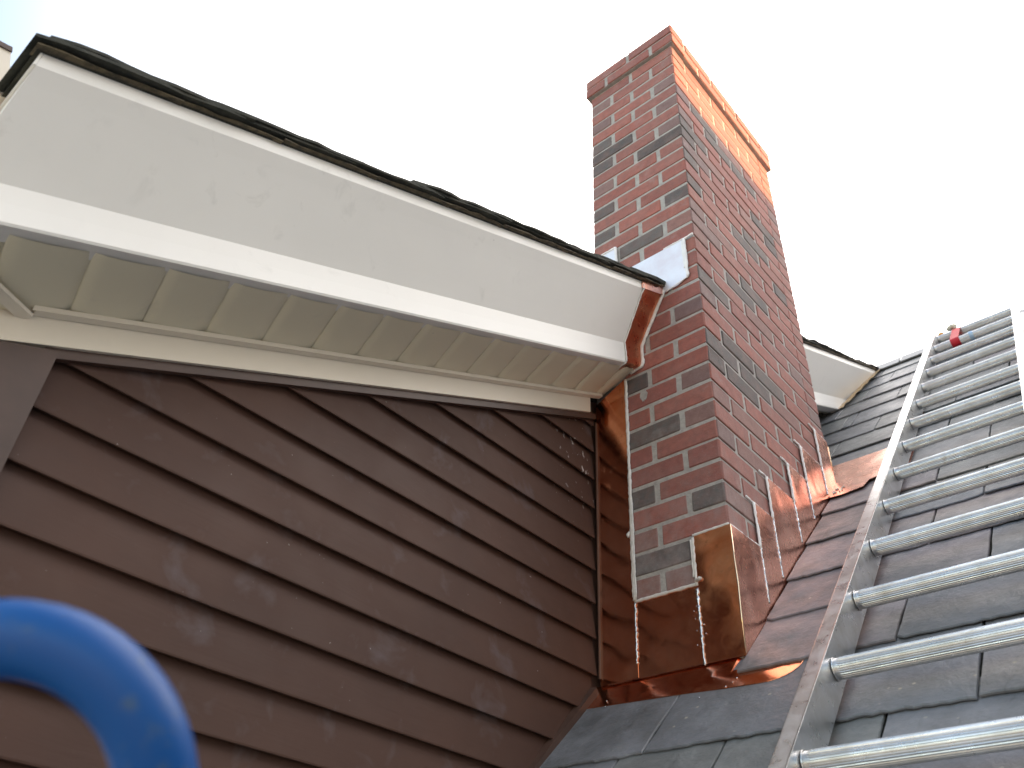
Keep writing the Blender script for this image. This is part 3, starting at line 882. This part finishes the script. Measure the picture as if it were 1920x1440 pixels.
for ri, yb in enumerate(butts[:-1]):
    yn = butts[ri + 1]
    s0, s1 = yb * RN, yn * RN
    xs = list(KN.get(yb, []))
    kn = bool(xs)
    if not xs: xs = [R.uniform(-0.1, 0.1)]
    start = xs[0]
    if not (kn and start in (0.008, 0.005)):
        x = start
        while x > -0.42:
            x -= R.uniform(0.24, 0.33); xs.insert(0, x)
    x = xs[-1]
    while x < 3.3:
        x += R.uniform(0.24, 0.34); xs.append(x)
    for i in range(len(xs) - 1):
        xa, xb_ = xs[i] + 0.0015, xs[i+1] - 0.0015
        if xb_ - xa < 0.01: continue
        if xb_ < -0.42: continue
        xa = max(xa, -0.42)
        purple = (kn and start in (0.008, 0.005) and i == 0) or R.random() < 0.10 or (0.1 < yb < 0.75 and i == 1 and R.random() < .4)
        c = R.choice(PRP if purple else GRY); v = R.uniform(0.88, 1.12)
        slate(xa, xb_, s0 + R.uniform(-0.002, 0.002), s1, R.uniform(-0.001, 0.0025), R.uniform(0.0045, 0.0062), tuple(q * v for q in c), R.uniform(0.0012, 0.0036), R.uniform(0, 90))
sl.build("slates", mt_slate, hs)
m = MB()
YE = -3.2; YR = 2.30
m.prism([roof(-6, YE, -0.016), roof(5.5, YE, -0.016), roof(5.5, YR, -0.016), roof(-6, YR, -0.016)], Vector((0, SL / RN, -1 / RN)) * 0.10)
zr_ = RZ0 + SL * YR
m.prism([(-6, YR, zr_), (5.5, YR, zr_), (5.5, YR + 5.5, zr_ - 5.6), (-6, YR + 5.5, zr_ - 5.6)], (0, -0.07, -0.07))
m.build("roof_deck", mt_dark, hs)
m = MB()
for i in range(-18, 16):
    xa = i * 0.30 + R.uniform(-.004, .004); xb_ = xa + 0.297
    m.prism([rp(xa, YR * RN - 0.10, 0.004), rp(xa, YR * RN + 0.012, 0.008), rp(xa, YR * RN + 0.012, 0.016), rp(xa, YR * RN - 0.10, 0.010)], (xb_ - xa, 0, 0))
m.build("ridge_cap", M_simple("lead grey ridge", (0.20, 0.205, 0.22), (0.15, 0.155, 0.165), 12, 0.5), hs)
# walls of the house below
zE = RZ0 + SL * YE
m = MB(); m.box((-6, YE + 0.4, GROUND), (5.5, YR + 5.0, zE + 0.25))
m.box((-6, YE - 0.05, zE - 0.14), (5.5, YE + 0.02, zE + 0.0))
hw = thing("house_wall", "white clapboard walls of the house under the slate roof", "house", (0, 2, GROUND))
m.build("wall", mt_white_wall, hw)

# unseen block added to the right to shade everything but the chimney top
HXW = 4.6
wz = -0.30 + 0.0 + HXW * math.tan(SUN_EL) / math.sin(SUN_AZ)
wg = thing("shade_block", "added unseen block with white walls and a dark roof, shading all but the chimney top", "light blocker", (HXW, 0, GROUND))
yA, yB = -4.2, 12.0
m = MB()
m.prism([(HXW - 0.16, yA, wz), (HXW + 2.6, yA, wz + 0.5), (HXW + 5.2, yA, wz), (HXW + 5.2, yA, wz - 0.1), (HXW + 2.6, yA, wz + 0.4), (HXW - 0.16, yA, wz - 0.1)], (0, yB - yA, 0))
m.build("roof", mt_dark, wg)
m = MB(); m.box((HXW, yA + 0.2, GROUND), (HXW + 5.0, yB - 0.2, wz - 0.08))  # white face of the added block bounces sky light onto the trim
m.build("wall", mt_white_wall, wg)
for k in range(4):
    ya = yA + 1.0 + k * 2.4
    m = MB(); m.box((HXW - 0.02, ya, -2.6), (HXW + 0.01, ya + 0.9, -1.2)); wf = m.build("window", mt_white, wg)
    m = MB(); m.box((HXW - 0.026, ya + 0.07, -2.53), (HXW - 0.021, ya + 0.83, -1.27)); m.build("pane", mt_glass, wf)

# ------------------------------------------------------------------ ladder
y0 = -0.423; stp = 0.1985
d = Vector((-0.0245, 1, SL)).normalized()
nn = Vector((0, -SL, 1)).normalized()
vv = d.cross(nn).normalized()
O = roof(0.289, y0, 0) + Vector((0, 0.05 * SL / RN, 0.05 * SL * SL / RN)) * 1.0
O = Vector((0.289, y0, RZ0 + SL * y0)) + (nn * 0.05 - nn * 0.05)
c0 = roof(0.289, y0 + 0.05 * SL / RN, 0.05)           # centre line of lowest measured rung at the left rail
O = c0 - nn * 0.05
su = stp * RN
LWD = 0.366
def lp(u, v, w): return O + d * u + vv * v + nn * w
ld = thing("ladder", "aluminium rung ladder lying up the slate roof to its ridge", "ladder", O)
U0, U1 = -6.6 * su, 13 * su + 0.055
def rail(side):
    m = MB()
    v0 = 0.0 if side < 0 else LWD
    s_ = side
    # C section, flanges pointing outwards
    sec = [(0, 0.0125), (0.0285, 0.0125), (0.0300, 0.0135), (0.0300, 0.0150), (0.0026, 0.0155), (0.0026, 0.0845), (0.0300, 0.0850), (0.0300, 0.0870), (0.0285, 0.0876), (0.0020, 0.0876), (-0.0012, 0.0882), (-0.0016, 0.0872), (0, 0.0850)]
    n = 30
    rings = []
    for i in range(n + 1):
        u = U0 + (U1 - U0) * i / n
        rings.append([lp(u, v0 + s_ * a, w) for a, w in sec])
    k = len(sec)
    vs = [p for r_ in rings for p in r_]
    fs = [(i*k+q, i*k+(q+1) % k, (i+1)*k+(q+1) % k, (i+1)*k+q) for i in range(n) for q in range(k)]
    fs += [tuple(range(k))[::-1], tuple(range(n*k, (n+1)*k))]
    m.add(vs, fs)
    return m.build("side_rail", mt_alu, ld)
rail(-1); rail(1)
m = MB()
RR = 0.0188; FL = 30
prof = []
for q in range(FL * 4):
    a = 2 * math.pi * q / (FL * 4)
    rr = RR + (0.0006 if q % 4 in (0, 1) else -0.0003)
    prof.append((math.cos(a) * rr, math.sin(a) * rr))
nseg = 6
vsegs = [0.001, 0.010, 0.016] + [0.016 + (LWD - 0.032) * i / nseg for i in range(1, nseg)] + [LWD - 0.016, LWD - 0.010, LWD - 0.001]
def rung_mesh():
    mb = MB(); k = len(prof); vs = []
    for v in vsegs:
        fl = 1.0 if 0.012 < v < LWD - 0.012 else 0.0
        for (a, b) in prof:
            l = math.hypot(a, b); sc = 1.0 if fl else RR / l
            vs.append((v, a * sc, b * sc))
    fs = [(i*k+q, i*k+(q+1) % k, (i+1)*k+(q+1) % k, (i+1)*k+q) for i in range(len(vsegs)-1) for q in range(k)]
    mb.add(vs, fs)
    for v in (0.003, LWD - 0.003):
        pts = [(v, math.cos(2*math.pi*i/28) * (RR + 0.0008), math.sin(2*math.pi*i/28) * (RR + 0.0008)) for i in range(29)]
        mb.tube(pts, 0.0016, 6)
    return mb
rm = rung_mesh()
proto = None
Mrot = Matrix(((vv.x, d.x, nn.x), (vv.y, d.y, nn.y), (vv.z, d.z, nn.z))).to_4x4()
for i in range(-6, 14):
    if proto is None:
        r_ = rm.build("rung", mt_alu); proto = r_
    else:
        r_ = proto.copy(); S.collection.objects.link(r_)
    r_.parent = ld
    r_.matrix_parent_inverse = ld.matrix_basis.inverted()
    r_.matrix_basis = Matrix.Translation(lp(i * su, 0, 0.05)) @ Mrot @ Matrix.Rotation(0.07 * i, 4, 'X')
for p in proto.data.polygons: p.use_smooth = False

# tape, knot and bits at the top of the ladder
def lring(mb, u0, u1, v, wid, r):
    c1, c2 = lp(u0, v, 0.05), lp(u1, v, 0.05)
    path = []
    for i in range(13):
        a = math.pi / 2 + math.pi * i / 12; path.append(c1 + d * (math.cos(a) * r) + nn * (math.sin(a) * r))
    for i in range(13):
        a = -math.pi / 2 + math.pi * i / 12; path.append(c2 + d * (math.cos(a) * r) + nn * (math.sin(a) * r))
    path.append(path[0])
    n = len(path)
    vs = [p - vv * wid / 2 for p in path] + [p + vv * wid / 2 for p in path]
    ctr = (c1 + c2) / 2
    vs += [p + (p - ctr).normalized() * 0.002 - vv * wid / 2 for p in path] + [p + (p - ctr).normalized() * 0.002 + vv * wid / 2 for p in path]
    fs = []
    for i in range(n - 1):
        fs += [(i, i+1, n+i+1, n+i), (2*n+i, 2*n+i+1, 3*n+i+1, 3*n+i), (i, i+1, 2*n+i+1, 2*n+i), (n+i, n+i+1, 3*n+i+1, 3*n+i)]
    mb.add(vs, fs)
m = MB(); lring(m, 12 * su, 13 * su, 0.098, 0.042, RR + 0.0025)
tag(m.build("red_strap", mt_red), "red strap wrapped round the two topmost ladder rungs", "strap")
m = MB()
kc = lp(13 * su + 0.055, 0.080, 0.075)
for i in range(3):
    path = []
    for q in range(14):
        a = q / 13 * math.pi * 1.8 + i * 2.1
        path.append(kc + vv * (0.013 * math.cos(a) - 0.006 * i) + d * (0.016 * math.sin(a) + 0.010 * i) + nn * (0.008 * math.sin(a * 1.7 + i)))
    m.tube(path, 0.0085, 8)
m.tube([kc, kc + d * -0.02 + vv * 0.012, kc + d * -0.045 + vv * 0.02], [0.007, 0.006, 0.004], 8)
tag(m.build("rope_knot", mt_rope, smooth=True), "frayed cream and green rope knot standing above the top ladder rung", "rope")
m = MB(); m.tube([lp(13 * su + 0.012, 0.008, 0.066), lp(13 * su + 0.02, 0.020, 0.072), lp(13 * su + 0.02, 0.034, 0.070)], [0.006, 0.009, 0.005], 8)
tag(m.build("plastic_clip", mt_orange, smooth=True), "small orange clip at the left end of the top ladder rung", "clip")
m = MB(); lring(m, 12 * su, 12 * su, 0.172, 0.018, RR + 0.002)
tag(m.build("tape_band", mt_lightblue), "pale blue tape band on the rung below the top one", "tape")

# ------------------------------------------------------------------ blue tube close to the lens
bc = Vector((0.4389, -1.578, -3.1307))
rad, tr = 0.0668, 0.0168
path = []
for i in range(31):
    a = math.radians(-12 + 204 * i / 30)
    path.append(bc + RT * (rad * math.cos(a)) - DN * (rad * math.sin(a)) + FW * (0.006 * math.sin(a)))
def to_roof(p, dirv):
    # distance along dirv to the slate plane
    num = (RZ0 + SL * p.y) - p.z
    den = dirv.z - SL * dirv.y
    return num / den
dl = Vector((0.05, 0.1, -1.0)).normalized()
e1, e2 = path[0], path[-1]
L1, L2 = to_roof(e1, dl), to_roof(e2, dl)
leg1 = [e1 + dl * (L1 * t_) for t_ in (1, .75, .5, .25, .12, .04)]
leg2 = [e2 + dl * (L2 * t_) for t_ in (.04, .12, .25, .5, .75, 1)]
bt = thing("tube_handle", "scuffed blue painted bent tube handle very close in front of the clapboard wall", "handle", e1 + dl * L1)
m = MB(); m.tube(leg1 + path + leg2, tr, 24)
m.build("bent_tube", mt_blue, bt, True)
for p in (leg1[0], leg2[-1]):
    m = MB(); m.tube([p + Vector((0, 0, -0.004)), p + Vector((0, 0, 0.03))], 0.021, 16)
    m.build("rubber_foot", mt_dark, bt, True)
